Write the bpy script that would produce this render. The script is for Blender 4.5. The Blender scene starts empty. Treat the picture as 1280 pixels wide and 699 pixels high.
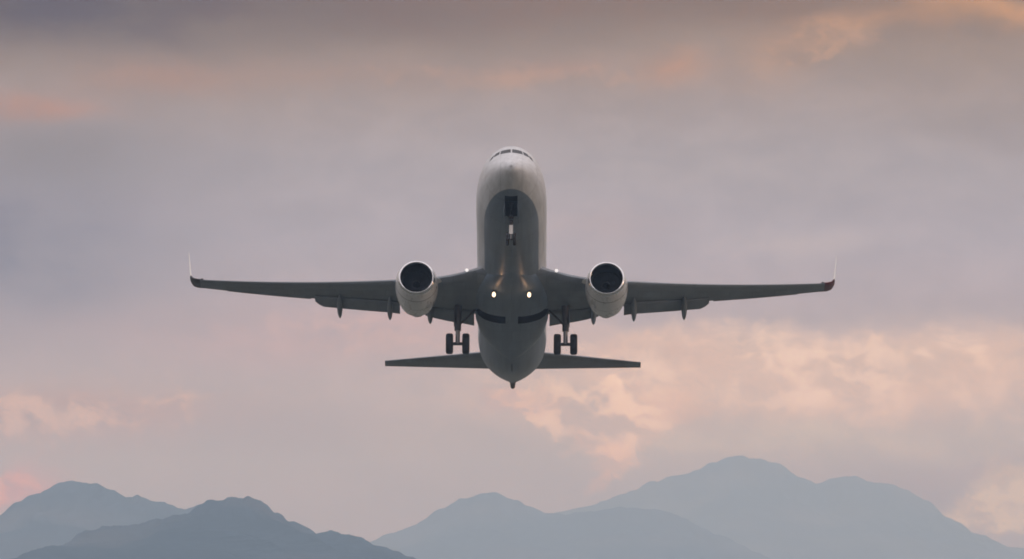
import bpy, bmesh, math, random
from mathutils import Vector, Matrix, noise

R = math.radians
S = bpy.context.scene
COL = S.collection
random.seed(7)

# ------------------------------------------------------------------ camera, sky, sun, exposure
CAM_Z = 1.7
cd = bpy.data.cameras.new('camera')
cam = bpy.data.objects.new('camera', cd); COL.objects.link(cam)
cam.location = (0, 0, CAM_Z)
cam.rotation_euler = (R(90 + 1.45), 0, 0)
cd.sensor_width = 36; cd.lens = 399.4
cd.clip_start = 1; cd.clip_end = 120000
S.camera = cam
S.render.engine = 'CYCLES'
S.cycles.filter_width = 1.8                # the soft focus of a long lens through warm air
S.cycles.use_denoising = True
S.cycles.max_bounces = 6; S.cycles.volume_bounces = 0
S.view_settings.view_transform = 'Standard'; S.view_settings.look = 'None'
S.view_settings.exposure = 0; S.view_settings.gamma = 1

CLOUDS = [  # az, el, half-width, half-height (degrees), tilt, colour, amount, edge
    (-1.896, 2.840, 2.098, 0.234, 0, (0.071, 0.025, 0.010), 0.90, 0.00),
    (-2.420, 2.840, 0.767, 0.222, 0, (0.053, 0.012, 0.010), 0.80, 0.00),
    (0.484, 2.812, 1.695, 0.137, 0, (0.220, 0.087, 0.010), 0.60, 0.00),
    (-2.399, 2.315, 0.303, 0.065, 3, (0.583, 0.243, 0.091), 0.75, 0.00),
    (-1.775, 2.489, 0.363, 0.073, 2, (0.441, 0.215, 0.106), 0.70, 0.00),
    (-0.888, 2.473, 0.888, 0.089, 0, (0.357, 0.215, 0.141), 0.60, 0.00),
    (0.000, 2.469, 0.169, 0.052, 0, (0.614, 0.326, 0.172), 0.70, 0.00),
    (0.847, 2.497, 0.178, 0.061, 0, (0.548, 0.255, 0.099), 0.70, 0.00),
    (0.202, 2.529, 0.242, 0.036, 0, (0.500, 0.256, 0.145), 0.50, 0.00),
    (1.513, 2.626, 0.323, 0.097, 25, (0.629, 0.314, 0.123), 0.65, 0.00),
    (2.460, 2.844, 0.565, 0.061, -4, (0.747, 0.346, 0.084), 0.85, 0.00),
    (1.936, 2.771, 0.484, 0.056, 8, (0.515, 0.249, 0.079), 0.40, 0.00),
    (2.420, 2.255, 0.565, 0.121, 0, (0.301, 0.213, 0.157), 0.50, 0.00),
    (-2.500, 1.650, 0.928, 0.484, 0, (0.157, 0.126, 0.170), 0.85, 0.00),
    (-2.299, 2.094, 0.565, 0.182, 0, (0.211, 0.164, 0.143), 0.60, 0.00),
    (1.049, 2.053, 1.332, 0.242, 0, (0.432, 0.367, 0.373), 0.50, 0.00),
    (0.484, 1.690, 0.282, 0.081, 0, (0.578, 0.418, 0.401), 0.50, 0.00),
    (1.493, 1.650, 0.444, 0.065, 0, (0.542, 0.458, 0.481), 0.60, 0.00),
    (-1.251, 1.145, 0.968, 0.145, 0, (0.558, 0.375, 0.386), 0.60, 0.00),
    (-0.525, 1.186, 0.605, 0.145, 0, (0.701, 0.414, 0.370), 0.70, 0.00),
    (-2.299, 0.762, 0.767, 0.145, 0, (0.681, 0.264, 0.010), 0.70, 0.00),
    (-1.251, 0.661, 0.928, 0.222, 0, (0.389, 0.275, 0.270), 0.60, 0.00),
    (-2.540, 0.391, 0.222, 0.081, 15, (1.051, 0.200, 0.010), 0.90, 0.00),
    (1.936, 1.279, 1.170, 0.089, 0, (0.398, 0.333, 0.392), 0.80, 0.00),
    (1.452, 0.980, 1.493, 0.226, 0, (1.055, 0.758, 0.548), 0.85, 0.00),
    (1.614, 0.932, 1.332, 0.250, 0, (1.123, 0.794, 0.557), 0.60, 0.35),
    (0.888, 1.024, 0.605, 0.137, -6, (0.980, 0.627, 0.402), 0.60, 0.40),
    (0.565, 0.823, 0.605, 0.169, 0, (0.907, 0.620, 0.390), 0.80, 0.00),
    (0.847, 1.085, 0.605, 0.105, 0, (0.802, 0.512, 0.363), 0.70, 0.00),
    (2.218, 1.024, 0.646, 0.145, 0, (0.868, 0.563, 0.357), 0.70, 0.00),
    (1.372, 0.633, 1.453, 0.121, 0, (0.836, 0.735, 0.584), 0.70, 0.00),
    (0.000, 0.601, 0.404, 0.161, 0, (0.449, 0.338, 0.298), 0.70, 0.00),
    (0.061, 0.843, 0.250, 0.081, 0, (1.026, 0.576, 0.271), 0.48, 0.50),
    (0.242, 0.786, 0.137, 0.073, -10, (1.025, 0.568, 0.216), 0.48, 0.50),
    (0.585, 0.883, 0.145, 0.097, 0, (1.167, 0.699, 0.423), 0.57, 0.50),
    (0.686, 0.810, 0.242, 0.097, 10, (1.112, 0.665, 0.356), 0.51, 0.50),
    (0.867, 0.754, 0.178, 0.056, 15, (1.046, 0.621, 0.308), 0.42, 0.50),
    (0.395, 0.649, 0.105, 0.081, -30, (1.260, 0.695, 0.212), 0.48, 0.50),
    (0.504, 0.528, 0.097, 0.121, -20, (1.356, 0.752, 0.181), 0.54, 0.50),
    (0.452, 0.423, 0.105, 0.056, 20, (1.179, 0.630, 0.124), 0.36, 0.50),
    (0.666, 0.661, 0.073, 0.081, 0, (1.123, 0.660, 0.270), 0.30, 0.50),
    (1.936, 0.339, 0.444, 0.182, 0, (0.256, 0.067, 0.010), 0.80, 0.00),
    (2.508, 2.182, 0.105, 0.056, 0, (0.333, 0.260, 0.248), 0.50, 0.00),
    (2.258, 0.480, 0.484, 0.056, 8, (0.416, 0.173, 0.010), 0.50, 0.00),
    (2.480, 0.351, 0.323, 0.161, 25, (0.929, 0.690, 0.239), 0.80, 0.40),
    (2.218, 0.197, 0.161, 0.036, -25, (0.909, 0.815, 0.843), 0.50, 0.30),
]
BILLOWS = [  # az, el, half-width, half-height, tilt, lit colour, shaded colour, amount, thinnest, densest
    (1.533, 0.972, 1.332, 0.210, 0, (1.214, 0.907, 0.706), (0.855, 0.621, 0.474), 0.80, 0.15, 0.90),
    (0.424, 0.762, 0.484, 0.250, -12, (1.371, 0.992, 0.688), (0.712, 0.509, 0.384), 0.85, 0.38, 0.85),
    (0.000, 0.823, 0.363, 0.097, 0, (1.070, 0.661, 0.390), (0.584, 0.388, 0.358), 0.60, 0.40, 0.90),
    (0.504, 0.520, 0.145, 0.161, -15, (1.447, 0.943, 0.475), (0.772, 0.510, 0.298), 0.80, 0.40, 0.85),
    (2.480, 0.318, 0.383, 0.194, 20, (1.093, 0.943, 0.657), (0.552, 0.366, 0.181), 0.75, 0.35, 0.90),
    (-2.339, 0.762, 0.807, 0.153, 0, (0.954, 0.618, 0.421), (0.506, 0.284, 0.167), 0.80, 0.30, 0.95),
    (-2.532, 0.391, 0.202, 0.089, 10, (1.179, 0.394, 0.010), (0.624, 0.146, 0.010), 0.70, 0.35, 0.90),
    (-0.646, 1.186, 0.888, 0.145, 0, (0.784, 0.519, 0.463), (0.494, 0.376, 0.407), 0.50, 0.40, 1.00),
    (1.533, 2.618, 0.444, 0.137, 18, (0.663, 0.358, 0.165), (0.320, 0.195, 0.108), 0.50, 0.40, 1.00),
    (0.242, 2.477, 1.049, 0.081, 0, (0.548, 0.312, 0.188), (0.305, 0.208, 0.149), 0.40, 0.45, 1.00),
]
SKY_RAMP = [  # elevation, colour
    (2.860, (0.242, 0.135, 0.054)),
    (2.618, (0.345, 0.226, 0.144)),
    (2.376, (0.390, 0.287, 0.241)),
    (2.053, (0.417, 0.358, 0.384)),
    (1.650, (0.455, 0.398, 0.467)),
    (1.246, (0.513, 0.403, 0.443)),
    (0.843, (0.581, 0.462, 0.454)),
    (0.601, (0.518, 0.394, 0.356)),
    (0.359, (0.449, 0.338, 0.356)),
    (0.040, (0.383, 0.282, 0.356)),
]
NEAR_LEFT_RIDGE = (10200, [(-603, -34), (-531, -20), (-445, 6), (-416, 16), (-366, 39), (-316, 44), (-294, 51), (-269, 60), (-255, 66), (-237, 66), (-226, 61), (-211, 47), (-201, 40), (-183, 31), (-150, 31), (-136, 28), (-122, 21), (-100, 12), (-57, -3), (43, -27), (186, -42)])
LEFT_RIDGE = (14600, [(-966, 10), (-812, 31), (-719, 51), (-658, 69), (-637, 87), (-611, 96), (-580, 108), (-560, 112), (-539, 111), (-519, 101), (-488, 92), (-452, 86), (-421, 79), (-390, 81), (-349, 67), (-267, 21), (-185, -19), (-41, -50)])
CENTRE_RIDGE = (22000, [(-604, -77), (-449, -38), (-309, 23), (-247, 63), (-185, 85), (-139, 113), (-100, 136), (-61, 145), (-23, 144), (7, 130), (38, 119), (69, 105), (123, 106), (185, 116), (263, 117), (325, 100), (402, 65), (495, 18), (604, -30), (867, -77)])
FAR_RIDGE = (26500, [(-261, -56), (-74, 37), (93, 126), (186, 150), (261, 173), (335, 201), (391, 214), (429, 227), (466, 249), (522, 259), (578, 253), (625, 238), (671, 210), (709, 199), (755, 214), (802, 214), (849, 201), (914, 180), (970, 152), (1026, 115), (1082, 78), (1157, 48), (1269, 33), (1418, 37), (1791, -18)])

SUN_EL, SUN_AZ = 6.0, 102.0                # degrees; azimuth clockwise from the view direction (+Y)
W = bpy.data.worlds.new('World'); S.world = W
W.use_nodes = True
nt = W.node_tree; nt.nodes.clear()
def nd(kind, **kw):
    n = nt.nodes.new(kind)
    for k, v in kw.items(): setattr(n, k, v)
    return n
def plug(sock, v):
    if hasattr(v, 'is_linked') or isinstance(v, bpy.types.NodeSocket): nt.links.new(v, sock)
    else: sock.default_value = v
def mth(op, a, b=0.0, c=None, clamp=False):
    n = nd('ShaderNodeMath', operation=op, use_clamp=clamp)
    plug(n.inputs[0], a); plug(n.inputs[1], b)
    if c is not None: plug(n.inputs[2], c)
    return n.outputs[0]
def vmath(op, a, b):
    n = nd('ShaderNodeVectorMath', operation=op); plug(n.inputs[0], a); plug(n.inputs[1], b)
    return n
def mixc(f, a, b):
    n = nd('ShaderNodeMix', data_type='RGBA'); plug(n.inputs['Factor'], f)
    plug(n.inputs[6], a); plug(n.inputs[7], b)
    return n.outputs[2]
def nz(vec, scale, detail, rough=.55):
    n = nd('ShaderNodeTexNoise'); plug(n.inputs['Vector'], vec)
    n.inputs['Scale'].default_value = scale; n.inputs['Detail'].default_value = detail; n.inputs['Roughness'].default_value = rough
    return n
def srange(x, a, b, lo=0.0, hi=1.0):
    n = nd('ShaderNodeMapRange', interpolation_type='SMOOTHSTEP'); plug(n.inputs['Value'], x)
    n.inputs[1].default_value = a; n.inputs[2].default_value = b; n.inputs[3].default_value = lo; n.inputs[4].default_value = hi
    return n.outputs[0]

def build_sky():
    tc = nd('ShaderNodeTexCoord')
    sep = nd('ShaderNodeSeparateXYZ'); plug(sep.inputs[0], tc.outputs['Generated'])
    az = mth('MULTIPLY', mth('ARCTAN2', sep.outputs[0], sep.outputs[1]), 57.29578)
    el = mth('MULTIPLY', mth('ARCSINE', sep.outputs[2]), 57.29578)
    cmb = nd('ShaderNodeCombineXYZ'); plug(cmb.inputs[0], az); plug(cmb.inputs[1], el)
    P = cmb.outputs[0]
    # flattened cloud coordinates and slow domain warp
    st = vmath('MULTIPLY', P, (1.0, 2.3, 1.0)).outputs[0]
    big = nz(st, .9, 5)
    wv = vmath('SUBTRACT', big.outputs['Color'], (.5, .5, .5)).outputs[0]
    warp = vmath('ADD', P, vmath('MULTIPLY', wv, (.75, .30, 0)).outputs[0]).outputs[0]
    fine = nz(vmath('MULTIPLY', warp, (1.0, 1.9, 1.0)).outputs[0], 2.4, 6, .58).outputs['Fac']
    curl = vmath('SUBTRACT', nz(P, 5.5, 4).outputs['Color'], (.5, .5, .5)).outputs[0]
    P2 = vmath('ADD', P, vmath('MULTIPLY', curl, (.22, .20, 0)).outputs[0]).outputs[0]
    puff = nz(vmath('MULTIPLY', P2, (1.0, 1.3, 1.0)).outputs[0], 5.0, 6, .55).outputs['Fac']
    sep2 = nd('ShaderNodeSeparateXYZ'); plug(sep2.inputs[0], warp)
    elw = sep2.outputs[1]
    # overcast deck by elevation
    t = mth('POWER', mth('DIVIDE', mth('MAXIMUM', mth('ADD', mth('MULTIPLY', elw, .5), mth('MULTIPLY', el, .5)), 0.0), 90.0), .4)
    rp = nd('ShaderNodeValToRGB'); plug(rp.inputs[0], t)
    stops = [(0.0, SKY_RAMP[-1][1])] + [(e, c) for e, c in reversed(SKY_RAMP)] + HIGH_SKY
    cr = rp.color_ramp
    while len(cr.elements) < len(stops): cr.elements.new(.5)
    for e_, (e, c) in zip(cr.elements, stops):
        e_.position = (e / 90) ** .4
    for e_, (e, c) in zip(cr.elements, stops):
        e_.color = (*c, 1)
    c = rp.outputs[0]
    # cloud masses
    for (cx, cy, rx, ry, tilt, colr, amt, edge) in CLOUDS + FAR_CLOUDS:
        mp = nd('ShaderNodeMapping', vector_type='TEXTURE'); plug(mp.inputs['Vector'], P2 if edge > 0 else warp)
        mp.inputs['Location'].default_value = (cx, cy, 0); mp.inputs['Rotation'].default_value = (0, 0, R(tilt))
        mp.inputs['Scale'].default_value = (rx, ry, 1)
        d = vmath('DOT_PRODUCT', mp.outputs[0], mp.outputs[0]).outputs['Value']
        g = mth('POWER', .3679, d)
        if edge > 0:
            s = mth('ADD', g, mth('MULTIPLY', mth('SUBTRACT', puff, .5), 1.9 * edge))
            m = srange(s, .25, .85, 0, amt)
        else:
            m = mth('MULTIPLY', g, srange(fine, .25, .75, .55 * amt, min(1, 1.25 * amt)))
        c = mixc(m, c, (*colr, 1))
    # billowing cumulus: dense noise inside a region, its sun side lit and its far side in shade
    q1 = vmath('MULTIPLY', P2, (1.0, 1.5, 1.0)).outputs[0]
    q2 = vmath('ADD', q1, (.055, .085, 0)).outputs[0]
    n1, n2 = [nz(q, 2.6, 8, .56).outputs['Fac'] for q in (q1, q2)]
    lit = srange(mth('SUBTRACT', n1, n2), -.075, .085)
    for (cx, cy, rx, ry, tilt, ca, cb, amt, lo, hi) in BILLOWS:
        mp = nd('ShaderNodeMapping', vector_type='TEXTURE'); plug(mp.inputs['Vector'], P2)
        mp.inputs['Location'].default_value = (cx, cy, 0); mp.inputs['Rotation'].default_value = (0, 0, R(tilt))
        mp.inputs['Scale'].default_value = (rx, ry, 1)
        g = mth('POWER', .3679, vmath('DOT_PRODUCT', mp.outputs[0], mp.outputs[0]).outputs['Value'])
        dens = srange(mth('ADD', g, mth('MULTIPLY', mth('SUBTRACT', n1, .5), 2.0)), lo, hi, 0, amt)
        dens = mth('MULTIPLY', dens, srange(g, .04, .25))
        c = mixc(dens, c, mixc(lit, (*cb, 1), (*ca, 1)))
    # faint mottling of the deck
    mot = srange(fine, .28, .74, .91, 1.09)
    c = vmath('SCALE', c, (0, 0, 0)); plug(c.inputs['Scale'], mth('MULTIPLY', mot, 10.0)); c = c.outputs[0]
    ns = nd('ShaderNodeTexSky', sky_type='NISHITA', sun_disc=False)
    ns.sun_elevation = R(SUN_EL); ns.sun_rotation = R(SUN_AZ)
    ns.altitude = 50; ns.air_density = 1.2; ns.dust_density = 2.5
    c = mixc(.92, ns.outputs[0], c)         # thin breaks in the deck let some clear sky through
    bg = nd('ShaderNodeBackground'); plug(bg.inputs['Color'], c); bg.inputs['Strength'].default_value = .1
    out = nd('ShaderNodeOutputWorld'); plug(out.inputs[0], bg.outputs[0])

HIGH_SKY = [(6, (.54, .47, .47)), (14, (.66, .59, .60)), (35, (1.2, 1.09, 1.13)), (90, (1.45, 1.38, 1.47))]
FAR_CLOUDS = [(112, 7, 38, 9, 0, (1.3, .8, .52), .7, 0)]
build_sky()
sl = bpy.data.lights.new('sun', 'SUN'); sl.energy = .5; sl.angle = R(14); sl.color = (1, .74, .55)
sun = bpy.data.objects.new('sun', sl); COL.objects.link(sun)
sd = Vector((math.sin(R(SUN_AZ)) * math.cos(R(SUN_EL)), math.cos(R(SUN_AZ)) * math.cos(R(SUN_EL)), math.sin(R(SUN_EL))))
sun.rotation_euler = sd.to_track_quat('Z', 'Y').to_euler()
sun.location = (60, -20, 60)

# ------------------------------------------------------------------ helpers
def mat(name, col, rough=.5, metal=0.0, var=0.0, scale=3.0, stretch=(1, 1, 1), spec=.5, bump=0.0, coat=0.0):
    m = bpy.data.materials.new(name); m.use_nodes = True
    t = m.node_tree; b = t.nodes['Principled BSDF']
    b.inputs['Base Color'].default_value = (*col, 1); b.inputs['Roughness'].default_value = rough
    b.inputs['Metallic'].default_value = metal; b.inputs['Specular IOR Level'].default_value = spec
    b.inputs['Coat Weight'].default_value = coat
    if var:
        tc = t.nodes.new('ShaderNodeTexCoord'); mp = t.nodes.new('ShaderNodeMapping'); n = t.nodes.new('ShaderNodeTexNoise')
        mp.inputs['Scale'].default_value = stretch
        t.links.new(tc.outputs['Object'], mp.inputs[0]); t.links.new(mp.outputs[0], n.inputs['Vector'])
        n.inputs['Scale'].default_value = scale; n.inputs['Detail'].default_value = 5
        r = t.nodes.new('ShaderNodeValToRGB')
        r.color_ramp.elements[0].position = .3; r.color_ramp.elements[1].position = .72
        r.color_ramp.elements[0].color = (*[c * (1 - var) for c in col], 1)
        r.color_ramp.elements[1].color = (*[min(1, c * (1 + var)) for c in col], 1)
        t.links.new(n.outputs['Fac'], r.inputs[0]); t.links.new(r.outputs[0], b.inputs['Base Color'])
        rr = t.nodes.new('ShaderNodeMapRange'); rr.inputs[3].default_value = max(0, rough - .1); rr.inputs[4].default_value = min(1, rough + .12)
        t.links.new(n.outputs['Fac'], rr.inputs[0]); t.links.new(rr.outputs[0], b.inputs['Roughness'])
        if bump:
            bp = t.nodes.new('ShaderNodeBump'); bp.inputs['Strength'].default_value = bump; bp.inputs['Distance'].default_value = .05
            t.links.new(n.outputs['Fac'], bp.inputs['Height']); t.links.new(bp.outputs[0], b.inputs['Normal'])
    return m
def emit(name, col, strength):
    m = mat(name, (.9, .9, .9), .2)
    b = m.node_tree.nodes['Principled BSDF']
    b.inputs['Emission Color'].default_value = (*col, 1); b.inputs['Emission Strength'].default_value = strength
    return m

def build(name, bm, material, parent=None, sharp=38, smooth=True):
    bmesh.ops.recalc_face_normals(bm, faces=bm.faces)
    me = bpy.data.meshes.new(name); bm.to_mesh(me); bm.free()
    for m in (material if isinstance(material, (list, tuple)) else [material]): me.materials.append(m)
    if smooth:
        me.shade_smooth()
        me.set_sharp_from_angle(angle=R(sharp))
    o = bpy.data.objects.new(name, me); COL.objects.link(o)
    if parent is not None:
        o.parent = parent
        if parent.type == 'EMPTY': o.location = -BASE
    return o
def loft(bm, rings, cap0=True, cap1=True, mi=0):
    vs = [[bm.verts.new(p) for p in r] for r in rings]
    n = len(rings[0])
    for a, b in zip(vs, vs[1:]):
        for i in range(n):
            j = (i + 1) % n
            f = bm.faces.new((a[i], a[j], b[j], b[i])); f.material_index = mi
    for fl, r in ((cap0, vs[0]), (cap1, vs[-1])):
        if fl:
            f = bm.faces.new(r); f.material_index = mi
    return vs
def tube(bm, pts, rads, n=12, mi=0):
    rings = []
    for i, p in enumerate(pts):
        p = Vector(p)
        d = (Vector(pts[min(i + 1, len(pts) - 1)]) - Vector(pts[max(i - 1, 0)])).normalized()
        q = d.to_track_quat('Z', 'Y')
        r = rads[i] if isinstance(rads, (list, tuple)) else rads
        rings.append([p + q @ Vector((r * math.cos(2 * math.pi * k / n), r * math.sin(2 * math.pi * k / n), 0)) for k in range(n)])
    loft(bm, rings, mi=mi)
def slab(bm, corners, thick, mi=0):
    """a plate with the given outline, thickened along its own normal"""
    c = [Vector(p) for p in corners]
    n = (c[1] - c[0]).cross(c[2] - c[0]).normalized() * thick / 2
    loft(bm, [[p - n for p in c], [p + n for p in c]], mi=mi)
def box(bm, lo, hi, mi=0):
    (x0, y0, z0), (x1, y1, z1) = lo, hi
    loft(bm, [[(x0, y0, z0), (x1, y0, z0), (x1, y1, z0), (x0, y1, z0)], [(x0, y0, z1), (x1, y0, z1), (x1, y1, z1), (x0, y1, z1)]], mi=mi)
def revolve(bm, prof, axis_pt, n=40, sx=1.0, flat=None, open_ends=False, mi=0):
    """rings about an axis along y; prof = [(y, r)]"""
    rings = []
    for y, r in prof:
        ring = []
        for k in range(n):
            a = 2 * math.pi * k / n
            x, z = r * math.cos(a) * sx, r * math.sin(a)
            if flat and z < 0: z *= flat
            ring.append(Vector((axis_pt[0] + x, axis_pt[1] + y, axis_pt[2] + z)))
        rings.append(ring)
    loft(bm, rings, cap0=not open_ends, cap1=not open_ends, mi=mi)

# ------------------------------------------------------------------ ground, mountains, air
def ground():
    bm = bmesh.new(); n = 24; H = 28500
    v = [[bm.verts.new((-H + 2 * H * i / n, -H + 2 * H * j / n, 0)) for i in range(n + 1)] for j in range(n + 1)]
    for j in range(n):
        for i in range(n): bm.faces.new((v[j][i], v[j][i + 1], v[j + 1][i + 1], v[j + 1][i]))
    o = build('ground', bm, mat('dry_airfield_ground', (.10, .105, .085), .95, var=.35, scale=.004), smooth=False)
    o['kind'] = 'structure'
ground()

def ridge(name, data, seed, depth, rough):
    dist, pts = data
    x0, x1 = pts[0][0], pts[-1][0]
    nx, ny = 640, 46
    def prof(x):
        for (a, za), (b, zb) in zip(pts, pts[1:]):
            if a <= x <= b:
                t = (x - a) / max(b - a, 1e-6); t2 = t * t * (3 - 2 * t); t = .5 * t + .5 * t2
                return za + (zb - za) * t
        return pts[-1][1]
    bm = bmesh.new(); rows = []
    off = Vector((seed * 13.7, seed * 5.1, seed))
    for j in range(ny + 1):
        s = -1 + 2 * j / ny                       # -1 the foot nearest the camera, 0 the crest, 1 the far foot
        row = []
        for i in range(nx + 1):
            x = x0 + (x1 - x0) * i / nx
            a = abs(s)
            p = max(prof(x), -30)
            q = Vector((x, s * depth, 0)) / (dist * .022) + off
            cut = 1 - abs(noise.fractal(q, 1.0, 2.1, 5))       # spurs and gullies
            q2 = Vector((x, s * depth * .6, 0)) / (dist * .0022) + off
            f = noise.fractal(q2, .9, 2.2, 4)
            h = p * (1 - a ** 1.25) * (1 - .45 * min(1, 3 * a) * (1 - a) * cut) + rough * f * (1 - a)
            xx = x + 60 * noise.noise(q * 1.7 + Vector((9, 2, 5))) * min(1, 3 * a)
            row.append(bm.verts.new((xx, dist + s * depth, h - 6 * a)))
        rows.append(row)
    for a, b in zip(rows, rows[1:]):
        for i in range(nx): bm.faces.new((a[i], a[i + 1], b[i + 1], b[i]))
    o = build(name, bm, MOUNTAIN, sharp=180)
    o['kind'] = 'structure'
    return o
MOUNTAIN = mat('forested_rock', (.028, .034, .034), .95, var=.4, scale=.005, stretch=(1, .35, 2.2), spec=.0)
for n_ in MOUNTAIN.node_tree.nodes:          # dark forest broken by paler rock and clearings
    if n_.type == 'VALTORGB':
        n_.color_ramp.elements[0].position = .45; n_.color_ramp.elements[0].color = (.020, .028, .026, 1)
        n_.color_ramp.elements[1].position = .72; n_.color_ramp.elements[1].color = (.075, .074, .068, 1)
ridge('mountain_ridge', NEAR_LEFT_RIDGE, 1, 1300, 5)
ridge('mountain_ridge', LEFT_RIDGE, 2, 1500, 6)
ridge('mountain_ridge', CENTRE_RIDGE, 3, 1800, 7)
ridge('mountain_ridge', FAR_RIDGE, 4, 2200, 9)

bm = bmesh.new(); box(bm, (-29500, -29500, -1), (29500, 29500, 278))
hz = build('haze', bm, [], smooth=False)
hz['kind'] = 'stuff'
hm = bpy.data.materials.new('evening_haze'); hm.use_nodes = True
t = hm.node_tree; t.nodes.clear()
pv = t.nodes.new('ShaderNodeVolumePrincipled'); mo = t.nodes.new('ShaderNodeOutputMaterial')
pv.inputs['Color'].default_value = (.457, .696, 1.0, 1); pv.inputs['Absorption Color'].default_value = (1, 1, 1, 1)
pv.inputs['Density'].default_value = .000092; pv.inputs['Anisotropy'].default_value = 0
t.links.new(pv.outputs[0], mo.inputs['Volume'])
hz.data.materials.append(hm)

# ------------------------------------------------------------------ airliner (x across, y aft from the nose tip, z up; metres)
BASE = Vector((0, 19.6, -3.75))            # point under the main wheels
PITCH, ROLL = 19.05, .35
plane = bpy.data.objects.new('airliner', None); COL.objects.link(plane)
plane['label'] = 'white and grey twin engine passenger jet climbing head on with landing gear down'
plane['category'] = 'airplane'
rot = Matrix.Rotation(R(-.12), 4, 'Z') @ Matrix.Rotation(R(-PITCH), 4, 'X') @ Matrix.Rotation(R(ROLL), 4, 'Y')
nose = Vector((-.04, 599.6, CAM_Z + 21.66))
plane.rotation_euler = rot.to_euler()
plane.location = nose + rot @ BASE
plane.empty_display_size = 3

LIVERY_Z = -1.27
def livery():
    """white hull, grey belly below a level line; faint grime streaked along the airflow"""
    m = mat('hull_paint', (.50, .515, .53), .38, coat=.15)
    t = m.node_tree; b = t.nodes['Principled BSDF']
    tc = t.nodes.new('ShaderNodeTexCoord'); sp = t.nodes.new('ShaderNodeSeparateXYZ'); t.links.new(tc.outputs['Object'], sp.inputs[0])
    mp = t.nodes.new('ShaderNodeMapping'); mp.inputs['Scale'].default_value = (3.2, .22, 3.2)
    n = t.nodes.new('ShaderNodeTexNoise'); n.inputs['Scale'].default_value = 1.3; n.inputs['Detail'].default_value = 6
    t.links.new(tc.outputs['Object'], mp.inputs[0]); t.links.new(mp.outputs[0], n.inputs['Vector'])
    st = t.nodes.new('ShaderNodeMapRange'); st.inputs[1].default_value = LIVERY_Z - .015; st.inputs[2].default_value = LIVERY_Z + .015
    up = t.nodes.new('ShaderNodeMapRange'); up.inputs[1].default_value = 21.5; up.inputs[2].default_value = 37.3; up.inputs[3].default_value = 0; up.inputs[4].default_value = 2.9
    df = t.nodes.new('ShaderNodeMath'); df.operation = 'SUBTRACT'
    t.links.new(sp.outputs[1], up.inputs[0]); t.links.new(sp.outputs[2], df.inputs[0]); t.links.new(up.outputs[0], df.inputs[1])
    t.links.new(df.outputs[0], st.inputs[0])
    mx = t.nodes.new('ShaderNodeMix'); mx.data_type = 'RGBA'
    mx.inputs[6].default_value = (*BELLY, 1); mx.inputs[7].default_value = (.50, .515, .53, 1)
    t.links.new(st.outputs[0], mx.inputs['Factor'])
    gr = t.nodes.new('ShaderNodeMapRange'); gr.inputs[1].default_value = .3; gr.inputs[2].default_value = .75; gr.inputs[3].default_value = .8; gr.inputs[4].default_value = 1.12
    t.links.new(n.outputs['Fac'], gr.inputs[0])
    # skin joints around the hull every 2.4 m
    w = t.nodes.new('ShaderNodeMath'); w.operation = 'PINGPONG'; w.inputs[1].default_value = 1.2; t.links.new(sp.outputs[1], w.inputs[0])
    sj = t.nodes.new('ShaderNodeMapRange'); sj.inputs[1].default_value = .01; sj.inputs[2].default_value = .03; sj.inputs[3].default_value = .72; sj.inputs[4].default_value = 1
    t.links.new(w.outputs[0], sj.inputs[0])
    ml = t.nodes.new('ShaderNodeMath'); ml.operation = 'MULTIPLY'; t.links.new(gr.outputs[0], ml.inputs[0]); t.links.new(sj.outputs[0], ml.inputs[1])
    sc = t.nodes.new('ShaderNodeVectorMath'); sc.operation = 'SCALE'; t.links.new(mx.outputs[2], sc.inputs[0]); t.links.new(ml.outputs[0], sc.inputs['Scale'])
    # row of cabin windows along both flanks
    def op(kind, a, x, y=None):
        q = t.nodes.new('ShaderNodeMath'); q.operation = kind; t.links.new(a, q.inputs[0])
        if hasattr(x, 'type') and not isinstance(x, (int, float)): t.links.new(x, q.inputs[1])
        else: q.inputs[1].default_value = x
        if y is not None: q.inputs[2].default_value = y
        return q.outputs[0]
    win = op('COMPARE', op('PINGPONG', sp.outputs[1], .255), 0.0, .115)
    win = op('MULTIPLY', win, op('COMPARE', sp.outputs[2], .52, .17))
    win = op('MULTIPLY', win, op('COMPARE', sp.outputs[1], 19.0, 12.6))
    mw = t.nodes.new('ShaderNodeMix'); mw.data_type = 'RGBA'; t.links.new(win, mw.inputs['Factor'])
    t.links.new(sc.outputs[0], mw.inputs[6]); mw.inputs[7].default_value = (.02, .022, .026, 1)
    t.links.new(mw.outputs[2], b.inputs['Base Color'])
    return m
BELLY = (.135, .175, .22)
M_HULL = livery()
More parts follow.
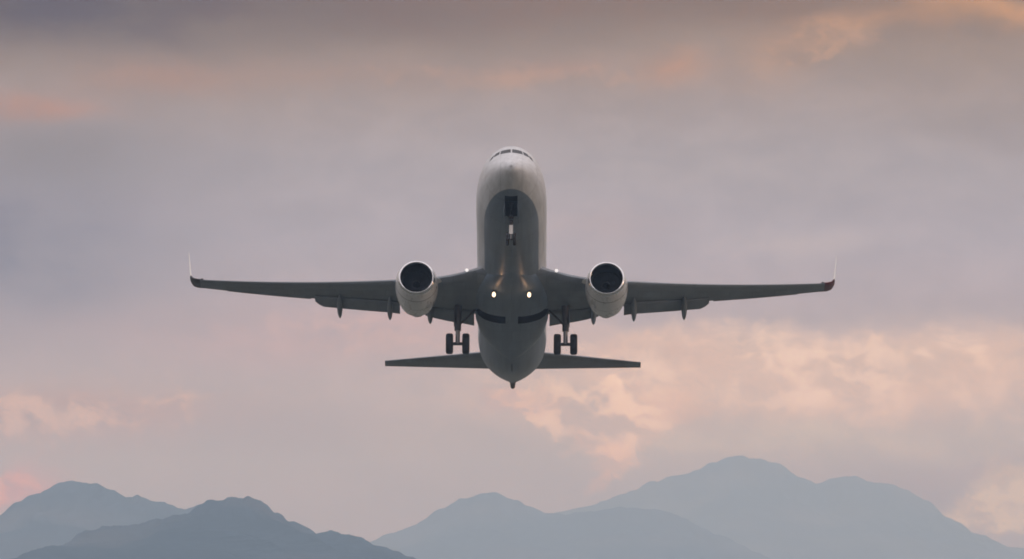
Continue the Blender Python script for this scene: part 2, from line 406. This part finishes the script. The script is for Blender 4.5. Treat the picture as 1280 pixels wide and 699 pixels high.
def panels(m, shear, size, tone, line):
    """skin panels: each sheet a slightly different tone, with thin dark joints"""
    t = m.node_tree; b = t.nodes['Principled BSDF']
    tc = t.nodes.new('ShaderNodeTexCoord'); sp = t.nodes.new('ShaderNodeSeparateXYZ'); t.links.new(tc.outputs['Object'], sp.inputs[0])
    ax = t.nodes.new('ShaderNodeMath'); ax.operation = 'ABSOLUTE'; t.links.new(sp.outputs[0], ax.inputs[0])
    u = t.nodes.new('ShaderNodeMath'); u.operation = 'MULTIPLY_ADD'; u.inputs[1].default_value = -shear
    t.links.new(ax.outputs[0], u.inputs[0]); t.links.new(sp.outputs[1], u.inputs[2])
    cv = t.nodes.new('ShaderNodeCombineXYZ'); t.links.new(sp.outputs[0], cv.inputs[0]); t.links.new(u.outputs[0], cv.inputs[1])
    br = t.nodes.new('ShaderNodeTexBrick'); t.links.new(cv.outputs[0], br.inputs['Vector'])
    br.inputs['Scale'].default_value = 1; br.inputs['Brick Width'].default_value = size[0]; br.inputs['Row Height'].default_value = size[1]
    br.inputs['Mortar Size'].default_value = .012; br.inputs['Mortar Smooth'].default_value = .3
    br.inputs['Color1'].default_value = (1 - tone,) * 3 + (1,); br.inputs['Color2'].default_value = (1 + tone,) * 3 + (1,); br.inputs['Mortar'].default_value = (line,) * 3 + (1,)
    src = b.inputs['Base Color'].links[0].from_socket
    mx = t.nodes.new('ShaderNodeMix'); mx.data_type = 'RGBA'; mx.blend_type = 'MULTIPLY'; mx.inputs['Factor'].default_value = 1
    t.links.new(src, mx.inputs[6]); t.links.new(br.outputs['Color'], mx.inputs[7]); t.links.new(mx.outputs[2], b.inputs['Base Color'])
panels(M_HULL, 0, (1.15, 2.4), .05, .7)
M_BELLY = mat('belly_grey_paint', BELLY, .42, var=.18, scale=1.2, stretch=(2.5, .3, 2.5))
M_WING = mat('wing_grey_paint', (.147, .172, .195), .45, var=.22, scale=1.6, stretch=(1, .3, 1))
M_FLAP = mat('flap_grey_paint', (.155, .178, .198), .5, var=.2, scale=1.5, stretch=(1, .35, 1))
M_NAC = mat('nacelle_paint', (.52, .535, .55), .28, var=.08, scale=1.2, stretch=(2, .4, 2), coat=.5)
def cowl_seams(m, at):
    """thin dark joints between the inlet, fan and reverser cowls"""
    t = m.node_tree; b = t.nodes['Principled BSDF']
    tc = t.nodes.new('ShaderNodeTexCoord'); sp = t.nodes.new('ShaderNodeSeparateXYZ'); t.links.new(tc.outputs['Object'], sp.inputs[0])
    src = b.inputs['Base Color'].links[0].from_socket
    for y, w in at:
        c = t.nodes.new('ShaderNodeMath'); c.operation = 'COMPARE'; c.inputs[1].default_value = y; c.inputs[2].default_value = w
        t.links.new(sp.outputs[1], c.inputs[0])
        mx = t.nodes.new('ShaderNodeMix'); mx.data_type = 'RGBA'; t.links.new(c.outputs[0], mx.inputs['Factor'])
        t.links.new(src, mx.inputs[6]); mx.inputs[7].default_value = (.13, .13, .135, 1); src = mx.outputs[2]
    t.links.new(src, b.inputs['Base Color'])
panels(M_WING, .5, (1.25, .95), .09, .62)
panels(M_BELLY, 0, (1.0, 1.6), .08, .62)
panels(M_FLAP, .3, (2.1, 3.0), .05, .7)
cowl_seams(M_NAC, [(14.0, .035), (15.35, .025), (16.55, .05)])
M_LIP = mat('polished_lip_metal', (.72, .73, .75), .2, 1.0, var=.06, scale=4)
M_SLAT = mat('slat_grey_paint', (.155, .178, .2), .42, var=.1, scale=2)
M_DARK = mat('dark_titanium', (.022, .023, .028), .5, .6, var=.2, scale=6)
M_WELL = mat('open_bay_dark', (.009, .0095, .011), .9, var=.3, scale=5)
M_HOT = mat('heat_stained_metal', (.14, .115, .095), .4, .8, var=.3, scale=4)
M_STEEL = mat('gear_strut_paint', (.05, .046, .046), .4, .2, var=.2, scale=6)
M_CHROME = mat('oleo_chrome', (.30, .29, .29), .3, .8)
M_TYRE = mat('tyre_rubber', (.018, .018, .02), .85, var=.25, scale=9)
M_GLASS = mat('cockpit_glass', (.01, .011, .014), .25, 0, spec=.12)
M_WHITE = mat('white_paint', (.70, .70, .69), .35, var=.05, scale=1, coat=.15)
M_REDTIP = mat('dark_red_paint', (.085, .01, .016), .4, var=.2, scale=3)
M_TIP = mat('shaded_tip_paint', (.035, .034, .04), .45, var=.2, scale=3)  # the other red tip as it looks in shadow, darkness put into the colour
M_BLACK = mat('sooty_black', (.012, .012, .014), .7)
E_LAMP = emit('landing_lamp', (1, .78, .52), 1.2)
E_ROOT = emit('wing_root_lamp', (1, .95, .9), .55)
E_TAXI = mat('taxi_lamp_glass', (.62, .62, .61), .2)

# --- fuselage: stations (y, top, bottom, half width, height of widest point)
STN = [(0.0, -.525, -.535, .006, -.53), (.06, -.35, -.69, .19, -.53), (.25, -.14, -.84, .42, -.53), (.6, .12, -1.0, .70, -.46), (1.1, .44, -1.16, .96, -.38),
       (1.6, .74, -1.33, 1.16, -.3), (2.0, 1.03, -1.47, 1.28, -.22), (2.4, 1.36, -1.59, 1.39, -.15), (2.8, 1.65, -1.69, 1.49, -.1), (3.3, 1.86, -1.79, 1.60, -.05),
       (4.0, 1.97, -1.89, 1.71, .0), (5.0, 2.02, -1.97, 1.82, .0), (6.2, 2.02, -2.0, 1.88, .0), (10, 2.0, -2.0, 1.88, .0), (16, 2.0, -2.0, 1.88, .0), (22, 2.0, -2.0, 1.88, .0),
       (24, 2.0, -2.0, 1.88, .0), (26, 2.0, -2.0, 1.88, .0), (28, 2.0, -1.92, 1.88, .05), (30, 1.99, -1.47, 1.78, .25), (32, 1.96, -.88, 1.52, .5),
       (34, 1.9, -.24, 1.17, .8), (36, 1.78, .42, .72, 1.05), (37.3, 1.6, .86, .40, 1.2)]
def stn(y):
    if y <= STN[0][0]: return STN[0][1:]
    for k in range(len(STN) - 1):
        a, b = STN[k], STN[k + 1]
        if y <= b[0]:
            p = STN[max(k - 1, 0)]; q = STN[min(k + 2, len(STN) - 1)]
            h = b[0] - a[0]; t = (y - a[0]) / h
            if k == 0: t = math.sqrt(t)
            out = []
            for c in range(1, 5):
                d = (b[c] - a[c]) / h
                m0 = d if k == 0 else .5 * (d + (a[c] - p[c]) / (a[0] - p[0]))
                m1 = d if k + 2 >= len(STN) else .5 * (d + (q[c] - b[c]) / (q[0] - b[0]))
                if k == 0: out.append(a[c] + (b[c] - a[c]) * t)
                else: out.append((2*t**3-3*t*t+1)*a[c] + (t**3-2*t*t+t)*h*m0 + (-2*t**3+3*t*t)*b[c] + (t**3-t*t)*h*m1)
            return out
    return STN[-1][1:]
def hull_pt(y, th):
    top, bot, hw, zm = stn(y)
    s, c = math.sin(th), math.cos(th)
    return Vector((hw * s, y, zm + c * ((top - zm) if c > 0 else (zm - bot))))
def hull_y(x, z):
    """the y at which the nose surface passes through (x, z)"""
    lo, hi = 0.0, 7.0
    for _ in range(40):
        y = (lo + hi) / 2
        top, bot, hw, zm = stn(y)
        v = (z - zm) / ((top - zm) if z > zm else (zm - bot))
        if (x / hw) ** 2 + v * v <= 1: hi = y
        else: lo = y
    return hi
def cut(o, lo, hi, m):
    bm = bmesh.new(); box(bm, lo, hi)
    cut_with(o, bm, m)
def cut_with(o, bm, m):
    """open a bay in a closed shell"""
    bmesh.ops.recalc_face_normals(bm, faces=bm.faces)
    me = bpy.data.meshes.new('cut'); bm.to_mesh(me); bm.free(); me.materials.append(m)
    c = bpy.data.objects.new('cut', me); COL.objects.link(c); c.location = o.location; c.parent = o.parent
    md = o.modifiers.new('bay', 'BOOLEAN'); md.object = c; md.operation = 'DIFFERENCE'; md.solver = 'EXACT'; md.material_mode = 'TRANSFER'
    dg = bpy.context.evaluated_depsgraph_get()
    nm = bpy.data.meshes.new_from_object(o.evaluated_get(dg), depsgraph=dg)
    o.modifiers.clear(); o.data = nm; nm.name = o.name
    bpy.data.objects.remove(c); nm.set_sharp_from_angle(angle=R(38))

ys = [0, .02, .06, .12, .2, .32, .46, .62, .8, 1.0, 1.2, 1.4, 1.6, 1.8, 2.0, 2.2, 2.4, 2.6, 2.8, 3.05, 3.3, 3.65, 4, 4.5, 5, 5.6, 6.2, 8, 10, 12, 14, 16, 18, 20, 22, 23, 24,
      25, 26, 27, 27.7, 28.4, 29.2, 30, 30.8, 31.6, 32.4, 33.2, 34, 34.8, 35.4, 36, 36.5, 36.9, 37.3]
bm = bmesh.new()
loft(bm, [[hull_pt(y, 2 * math.pi * k / 72) for k in range(72)] for y in ys])
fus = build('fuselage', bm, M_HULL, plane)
cut(fus, (-.34, 2.0, -2.6), (.34, 3.92, -1.0), M_WELL)
def window(corners):
    """glass pane following the nose skin, corners in front view (x, z)"""
    bm = bmesh.new(); n = 8; g = []
    (a, b, c, d) = [Vector(p) for p in corners]
    for i in range(n + 1):
        row = []
        for j in range(n + 1):
            u, v = i / n, j / n
            p = (a * (1 - u) + b * u) * (1 - v) + (d * (1 - u) + c * u) * v
            q = Vector((p[0], hull_y(p[0], p[1]) - .012, p[1] + .004))
            row.append(q)
        g.append(row)
    vs = [[bm.verts.new(p) for p in r] for r in g]
    for i in range(n):
        for j in range(n): bm.faces.new((vs[i][j], vs[i + 1][j], vs[i + 1][j + 1], vs[i][j + 1]))
    build('cockpit_window', bm, M_GLASS, fus)
for s in (-1, 1):
    window([(s * .04, 1.00), (s * .60, .93), (s * .55, 1.25), (s * .04, 1.34)])
    window([(s * .66, .91), (s * .93, .81), (s * .86, 1.10), (s * .61, 1.22)])
    window([(s * .98, .77), (s * 1.16, .62), (s * 1.08, .86), (s * .91, 1.04)])
bm = bmesh.new()
revolve(bm, [(37.3, .37), (37.5, .25), (37.9, .17), (38.3, .135), (38.25, .11), (37.7, .1)], (0, 0, 0), 24)
for v in bm.verts:
    v.co.z += 1.22 - .22 * (v.co.y - 37.3); v.co.x *= .95
build('tail_cone', bm, M_HOT, plane)
for y in (8.6, 26.4):
    bm = bmesh.new(); b = stn(y)[1]
    slab(bm, [(0, y, b + .05), (0, y + .42, b + .05), (0, y + .40, b - .3), (0, y + .2, b - .33)], .035)
    build('antenna', bm, M_BELLY if y < 20 else M_BLACK, fus)

# --- wing to body fairing with the two open wheel wells
FST = [(11.8, .3, -1.985, .3), (12.8, .9, -2.03, .6), (14, 1.4, -2.08, .8), (15.5, 1.8, -2.13, .95), (17, 1.97, -2.16, 1.0), (19, 2.0, -2.17, 1.0), (21, 1.98, -2.16, 1.0), (22.6, 1.8, -2.14, .95), (24, 1.4, -2.1, .85), (25.2, .8, -2.04, .6), (26, .3, -1.99, .3)]
bm = bmesh.new(); rings = []
for y, hw, bot, ht in FST:
    r = []
    for k in range(48):
        a = 2 * math.pi * k / 48
        cx, sz = math.cos(a), math.sin(a)
        r.append(Vector((hw * math.copysign(abs(cx) ** .85, cx), y, bot + ht + ht * math.copysign(abs(sz) ** .85, sz))))
    rings.append(r)
loft(bm, rings)
fair = build('belly_fairing', bm, M_BELLY, plane)
for s in (-1, 1):
    cut(fair, (min(s * .34, s * 2.3), 18.5, -3), (max(s * .34, s * 2.3), 19.6, -1.25), M_WELL)
    cut(fus, (min(s * .32, s * 1.7), 18.45, -3), (max(s * .32, s * 1.7), 19.65, -1.2), M_WELL)

# --- wings
def foil(c, t, n=12, camber=.012):
    up, dn = [], []
    for i in range(n + 1):
        x = .5 * (1 - math.cos(math.pi * i / n))
        h = 5 * t * (.2969 * math.sqrt(x) - .126 * x - .3516 * x * x + .2843 * x ** 3 - .1036 * x ** 4)
        m = camber * 4 * x * (1 - x)
        up.append((x * c, (m + h) * c)); dn.append((x * c, (m - h) * c))
    return up[::-1] + dn[1:-1]
def section(x, yle, zle, c, t, tw, s):
    ct, sn = math.cos(R(tw)), math.sin(R(tw))
    return [Vector((s * x, yle + a * ct + b * sn, zle - a * sn + b * ct)) for a, b in foil(c, t)]
def lez(x): return -1.10 + .104 * (x - 1.88) + .0045 * max(0, x - 1.88) ** 2
def ley(x):
    y = 15.0 + (x - 1.88) * .52
    if x < 4.6: y -= .85 * ((4.6 - x) / 2.7) ** 2       # root glove
    return y
def chord(x):
    for (a, ca), (b, cb) in zip(WCH, WCH[1:]):
        if a <= x <= b: return ca + (cb - ca) * (x - a) / (b - a)
    return WCH[-1][1]
WCH = [(1.2, 7.1), (1.88, 6.6), (2.6, 5.9), (5.8, 3.95), (6.4, 3.6), (10.75, 2.62), (17.1, 1.36)]
def twist(x): return .8 - 2.6 * max(0, x - 2) / 15
def thick(x): return .135 - .035 * min(1, (x - 1.5) / 8)
def te(x):
    c = chord(x); tw = R(twist(x))
    return ley(x) + c * math.cos(tw), lez(x) - c * math.sin(tw)
def flap_part(x0, x1, c0, c1, defl, gap, wing, s, clip=0):
    bm = bmesh.new(); rings = []
    us = [i / 8 for i in range(9)]
    for u in us:
        x = x0 + (x1 - x0) * u; c = c0 + (c1 - c0) * u
        y, z = te(x)
        rings.append(section(x, y - .5 * c0, z - gap, c, .13, defl, s))
    if clip:
        for k, f in ((.35, .80), (.62, .52)):
            x = x1 + clip * k; y, z = te(x)
            rings.append(section(x, y - .5 * c0, z - gap, c1 * f, .13, defl, s))
    loft(bm, rings)
    return build('flap', bm, M_FLAP, wing)
def canoe(x, L, up, wing, s, drop=0):
    """flap track fairing: a pointed pod under the trailing edge"""
    y, z = te(x)
    bm = bmesh.new(); rings = []
    for i in range(13):
        t = i / 12
        r = .26 * (math.sin(math.pi * min(1, t * 1.02 + .0)) ** .6 if 0 < t < 1 else .04) * (1 - .35 * t)
        yy = y - up + L * t
        zz = z - .12 - .36 * math.sin(math.pi * min(t * 1.15, 1) * .55) - drop * t * t
        rings.append([Vector((s * x + .72 * r * math.cos(2*math.pi*k/14), yy, zz + 1.25 * r * math.sin(2*math.pi*k/14))) for k in range(14)])
    loft(bm, rings)
    build('flap_track_fairing', bm, M_FLAP, wing)
for s in (-1, 1):
    bm = bmesh.new()
    xs = [1.2, 1.88, 2.2, 2.6, 3.1, 3.7, 4.4, 5.1, 5.8, 6.4, 7.4, 8.5, 9.6, 10.75, 12, 13.3, 14.6, 15.8, 16.6, 17.1]
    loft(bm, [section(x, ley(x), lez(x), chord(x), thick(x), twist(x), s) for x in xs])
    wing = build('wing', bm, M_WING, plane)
    # leading edge slats: a bare metal skin a touch proud of the nose of the foil
    for x0, x1 in ((6.5, 9.9), (9.95, 13.2), (13.25, 16.3)):
        bm = bmesh.new(); rows = []
        for i in range(7):
            x = x0 + (x1 - x0) * i / 6; c = chord(x)
            sec = section(x, ley(x) - .018, lez(x) - .006, c * 1.0, thick(x) * 1.06, twist(x), s)
            rows.append([bm.verts.new(p) for p in sec[7:17]])
        for a, b in zip(rows, rows[1:]):
            for k in range(9): bm.faces.new((a[k], a[k + 1], b[k + 1], b[k]))
        build('slat', bm, M_SLAT, wing)
    # inboard leading edge flap, hinged down and forward under the glove
    bm = bmesh.new()
    P = lambda x, dy, dz: (s * x, ley(x) + dy, lez(x) + dz)
    loft(bm, [[P(2.15, -.28, -.08), P(2.15, -.20, -.16), P(2.15, .3, -.28), P(2.15, .3, -.22)], [P(3.2, -.2, -.08), P(3.2, -.14, -.15), P(3.2, .3, -.26), P(3.2, .3, -.2)], [P(4.3, -.14, -.06), P(4.3, -.1, -.12), P(4.3, .28, -.22), P(4.3, .28, -.17)]])
    build('leading_edge_flap', bm, M_FLAP, wing)
    flap_part(2.05, 4.72, 1.5, .95, 13, .09, wing, s)
    flap_part(6.1, 10.3, 1.35, 1.16, 9, .08, wing, s, .75)
    canoe(4.45, 2.3, 1.55, wing, s, .05); canoe(6.65, 2.6, 1.4, wing, s, .05); canoe(9.4, 2.5, 1.25, wing, s, .1)
    # aileron: its own panel aft of the outer wing, set proud of the skin
    bm = bmesh.new(); rings = []
    for i in range(6):
        x = 11.0 + (15.6 - 11.0) * i / 5; c = chord(x) * .27
        y, z = te(x); rings.append(section(x, y - c * .93, z + .0, c, .12, 2, s))
    loft(bm, rings); build('aileron', bm, M_WING, wing)
    # tip blend and winglet
    ty, tz = ley(17.1), lez(17.1)
    bm = bmesh.new()
    path = [(16.9, -.03, .0, 1.44, 0), (17.25, .22, .1, 1.38, 18), (17.5, .48, .26, 1.3, 42), (17.63, .8, .52, 1.2, 70)]
    def tipsec(x, dy, dz, c, cant, t=.105):
        out = []
        for a, b in foil(c, t, camber=0):
            out.append(Vector((s * (x - b * math.sin(R(cant))), ty + dy + a, tz + dz + b * math.cos(R(cant)) + .03)))
        return out
    loft(bm, [tipsec(*p) for p in path])
    build('wing_tip', bm, M_REDTIP if s > 0 else M_TIP, wing)
    bm = bmesh.new()
    loft(bm, [tipsec(17.633, .82, .54, 1.17, 76, .10), tipsec(17.68, 1.12, .95, 1.0, 83, .09), tipsec(17.75, 1.75, 1.75, .74, 85, .085), tipsec(17.82, 2.35, 2.45, .46, 85, .08)])
    build('winglet', bm, M_WHITE, wing)
    bm = bmesh.new()
    tube(bm, [(s * 17.0, ty - .07, tz + .03), (s * 17.0, ty + .02, tz + .03), (s * 17.0, ty + .12, tz + .03)], [.02, .07, .06], 10)
    build('navigation_light', bm, M_GLASS, wing)
    # landing light in the wing root
    bm = bmesh.new(); x = 2.42
    tube(bm, [(s * x, ley(x) - .17, lez(x) + .10), (s * x, ley(x) - .13, lez(x) + .10)], .09, 16)
    build('landing_light', bm, E_ROOT, wing)

    # --- engine
    ex, ey, ez = s * 5.12, 13.1, -1.92
    bm = bmesh.new()
    revolve(bm, [(.16, 1.0), (.5, 1.085), (1.0, 1.135), (1.6, 1.15), (2.2, 1.12), (2.9, 1.05), (3.5, .95), (3.75, .90), (3.7, .86), (3.2, .88), (2.6, .86), (1.1, .80), (.6, .79), (.3, .815), (.13, .845)], (ex, ey, ez), 56, sx=1.0, flat=.96, open_ends=True)
    eng = build('engine', bm, M_NAC, plane, sharp=50)
    bm = bmesh.new()
    prof = [(.17, 1.004), (.07, .965), (.015, .925), (0, .90), (.015, .872), (.06, .852), (.14, .838), (.3, .80), (.17, .95)]
    revolve(bm, prof, (ex, ey, ez), 56, flat=.96, open_ends=True)
    build('intake_lip', bm, M_LIP, eng, sharp=60)
    bm = bmesh.new()           # dark inlet barrel in front of the fan
    n = 48
    rings = [[Vector((ex + r * math.cos(2*math.pi*k/n), ey + y, ez + r * math.sin(2*math.pi*k/n) * (.96 if math.sin(2*math.pi*k/n) < 0 else 1))) for k in range(n)] for y, r in ((.15, .835), (.3, .80), (.6, .775), (1.2, .775))]
    loft(bm, rings, False, False)
    build('inlet_liner', bm, M_DARK, eng)
    bm = bmesh.new()           # fan: 24 twisted blades on a disc
    for k in range(24):
        a = 2 * math.pi * k / 24
        rows = []
        for r, tw, wd in ((.2, 25, .13), (.45, 42, .17), (.76, 60, .2)):
            q = Matrix.Rotation(a, 4, 'Y')
            h = Vector((math.sin(R(tw)) * wd, math.cos(R(tw)) * wd * .6, 0))
            c0 = Vector((0, 0, r))
            rows.append([Vector((ex, ey + 1.12, ez)) + q @ (c0 + d) for d in (h + Vector((.008, 0, 0)), h * -1 + Vector((.008, 0, 0)), h * -1 - Vector((.008, 0, 0)), h - Vector((.008, 0, 0)))])
        loft(bm, rows)
    revolve(bm, [(1.35, .775), (1.4, .775)], (ex, ey, ez), 40)
    build('fan', bm, M_DARK, eng, smooth=False)
    bm = bmesh.new()
    revolve(bm, [(.72, .01), (.78, .06), (.92, .14), (1.1, .22), (1.3, .24)], (ex, ey, ez), 28)
    build('spinner', bm, M_DARK, eng)
    bm = bmesh.new()
    revolve(bm, [(3.0, .68), (3.6, .68), (4.2, .62), (4.85, .5), (4.82, .46), (4.2, .44)], (ex, ey, ez), 36)
    build('core_cowl', bm, M_HOT, eng)
    bm = bmesh.new()
    revolve(bm, [(4.2, .34), (4.7, .27), (5.2, .12), (5.4, .03)], (ex, ey, ez), 24)
    build('exhaust_cone', bm, M_HOT, eng)
    bm = bmesh.new()
    wl = lambda y: lez(5.12) - .12
    rings = []
    for y, w_, zb, zt in ((.9, .05, 1.10, 1.22), (1.6, .16, 1.08, 1.42), (2.6, .2, 1.0, 1.52), (3.6, .2, .75, 1.48), (4.8, .19, .4, 1.35), (6.2, .12, .9, 1.25), (7.2, .04, 1.05, 1.2)):
        rings.append([Vector((ex - w_, ey + y, ez + zb)), Vector((ex + w_, ey + y, ez + zb)), Vector((ex + w_, ey + y, ez + zt)), Vector((ex - w_, ey + y, ez + zt))])
    loft(bm, rings)
    build('pylon', bm, M_NAC, eng)
    bm = bmesh.new()           # strake on the inboard flank of the cowl
    q = [(ex - s * 1.09, ey + .9, ez + .32), (ex - s * 1.10, ey + 2.0, ez + .38), (ex - s * 1.34, ey + 2.0, ez + .50), (ex - s * 1.30, ey + 1.6, ez + .47)]
    slab(bm, q, .025); build('strake', bm, M_NAC, eng)

    # --- horizontal stabiliser
    bm = bmesh.new()
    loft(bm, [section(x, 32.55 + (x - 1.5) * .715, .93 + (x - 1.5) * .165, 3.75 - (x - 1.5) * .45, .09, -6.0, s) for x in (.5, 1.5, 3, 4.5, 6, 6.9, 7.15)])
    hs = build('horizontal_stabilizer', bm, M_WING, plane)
    bm = bmesh.new(); rings = []
    for x in (1.7, 4, 6.4):
        c = 3.75 - (x - 1.5) * .45
        rings.append(section(x, 32.55 + (x - 1.5) * .715 + c * .72, .93 + (x - 1.5) * .165 + c * .075, c * .27, .1, -6.0, s))
    loft(bm, rings); build('elevator', bm, M_WING, hs)

    # --- main landing gear
    gx, gy, gz = s * 2.93, 19.75, -3.28
    bm = bmesh.new()
    tube(bm, [(gx - s * .05, gy - .35, -1.0), (gx, gy - .12, -1.9), (gx, gy - .06, -2.55)], [.2, .19, .18], 16)
    tube(bm, [(gx - s * .9, gy - .1, -1.35), (gx, gy - .1, -2.3)], .06, 10)
    tube(bm, [(gx, gy + .12, -2.45), (gx, gy + .42, -2.8), (gx, gy + .1, -3.15)], .035, 8)
    tube(bm, [(gx - .46, gy, gz), (gx + .46, gy, gz)], .09, 14)
    mg = build('main_landing_gear', bm, M_STEEL, plane)
    bm = bmesh.new(); tube(bm, [(gx, gy - .06, -2.5), (gx, gy, gz)], .12, 16)
    build('shock_strut', bm, M_CHROME, mg)
    bm = bmesh.new()
    slab(bm, [(gx + s * .2, gy - .4, -1.25), (gx + s * .2, gy + .3, -1.25), (gx + s * .2, gy + .25, -2.2), (gx + s * .2, gy - .3, -2.2)], .04)
    build('gear_door', bm, M_WING, mg)
    def wheel(c, rad, wd, parent):
        bm = bmesh.new(); n = 40
        prof = [(-.5, .60), (-.5, .78), (-.44, .92), (-.3, .985), (0, 1.0), (.3, .985), (.44, .92), (.5, .78), (.5, .60)]
        rings = [[Vector((c[0] + u * wd, c[1] + r * rad * math.cos(2*math.pi*k/n), c[2] + r * rad * math.sin(2*math.pi*k/n))) for k in range(n)] for u, r in prof]
        loft(bm, rings, False, False)
        hub = [(-.5, .60), (-.36, .52), (-.36, .2), (-.5, .14)]
        for sg in (1, -1):
            hr = [[Vector((c[0] + sg * u * wd, c[1] + r * rad * math.cos(2*math.pi*k/n), c[2] + r * rad * math.sin(2*math.pi*k/n))) for k in range(n)] for u, r in hub]
            loft(bm, hr, False, True, mi=1)
        build('wheel', bm, [M_TYRE, M_STEEL], parent)
    for d in (-.445, .445): wheel((gx + d, gy, gz), .57, .40, mg)

    # --- landing light lowered from the belly fairing
    lx, ly, lz = s * .95, 14.75, -2.18
    bm = bmesh.new()
    tube(bm, [(lx, ly + .22, lz + .22), (lx, ly + .06, lz - .02), (lx, ly, lz - .08)], [.07, .09, .10], 18)
    lamp = build('landing_light', bm, M_STEEL, plane)
    bm = bmesh.new()
    d = Vector((0, -.78, -.55)).normalized()
    tube(bm, [Vector((lx, ly, lz - .08)) + d * .0, Vector((lx, ly, lz - .08)) + d * .03], .095, 20)
    for v in bm.verts: v.co.z = lz - .08 + (v.co.z - lz + .08) * 1.6
    build('lens', bm, E_LAMP, lamp)
    gl = bpy.data.lights.new('landing_beam', 'POINT'); gl.energy = 4.5; gl.color = (1, .55, .3); gl.shadow_soft_size = .06
    go = bpy.data.objects.new('landing_beam', gl); COL.objects.link(go); go.parent = lamp
    go.location = Vector((lx, ly, lz - .08)) + d * .30

# --- fin
bm = bmesh.new()
rings = []
for z, yl, c in ((1.6, 28.6, 8.4), (2.2, 30.2, 6.7), (4, 31.9, 5.3), (6.5, 34.1, 3.8), (9.0, 36.3, 2.2), (9.3, 36.7, 1.8)):
    rings.append([Vector((b, yl + a, z)) for a, b in foil(c, .10, camber=0)])
loft(bm, rings); build('vertical_stabilizer', bm, M_WHITE, plane)

# --- nose gear
ng_y, ng_z = 3.78, -3.22
bm = bmesh.new()
tube(bm, [(0, ng_y - .04, -1.2), (0, ng_y - .04, -2.2), (0, ng_y - .05, -2.5)], [.11, .10, .09], 14)
tube(bm, [(0, ng_y + .6, -1.8), (0, ng_y + .05, -2.4)], .05, 10)
tube(bm, [(-.2, ng_y, ng_z), (.2, ng_y, ng_z)], .05, 12)
slab(bm, [(-.12, ng_y - .22, -2.15), (.12, ng_y - .22, -2.15), (.12, ng_y - .2, -2.0), (-.12, ng_y - .2, -2.0)], .05)
ng = build('nose_landing_gear', bm, M_STEEL, plane)
bm = bmesh.new(); tube(bm, [(0, ng_y - .05, -2.45), (0, ng_y, ng_z)], .07, 14)
build('shock_strut', bm, M_CHROME, ng)
for d in (-.185, .185): wheel((d, ng_y, ng_z), .345, .17, ng)
bm = bmesh.new()
slab(bm, [(-.10, ng_y - .20, -2.50), (.10, ng_y - .20, -2.50), (.10, ng_y - .13, -2.98), (-.10, ng_y - .13, -2.98)], .04)
build('taxi_light', bm, E_TAXI, ng)
for s in (-1, 1):
    bm = bmesh.new()
    slab(bm, [(s * .345, 2.2, -1.78), (s * .345, 4.0, -1.93), (s * .42, 3.9, -2.30), (s * .42, 2.35, -2.18)], .03)
    build('gear_door', bm, M_BELLY, ng)
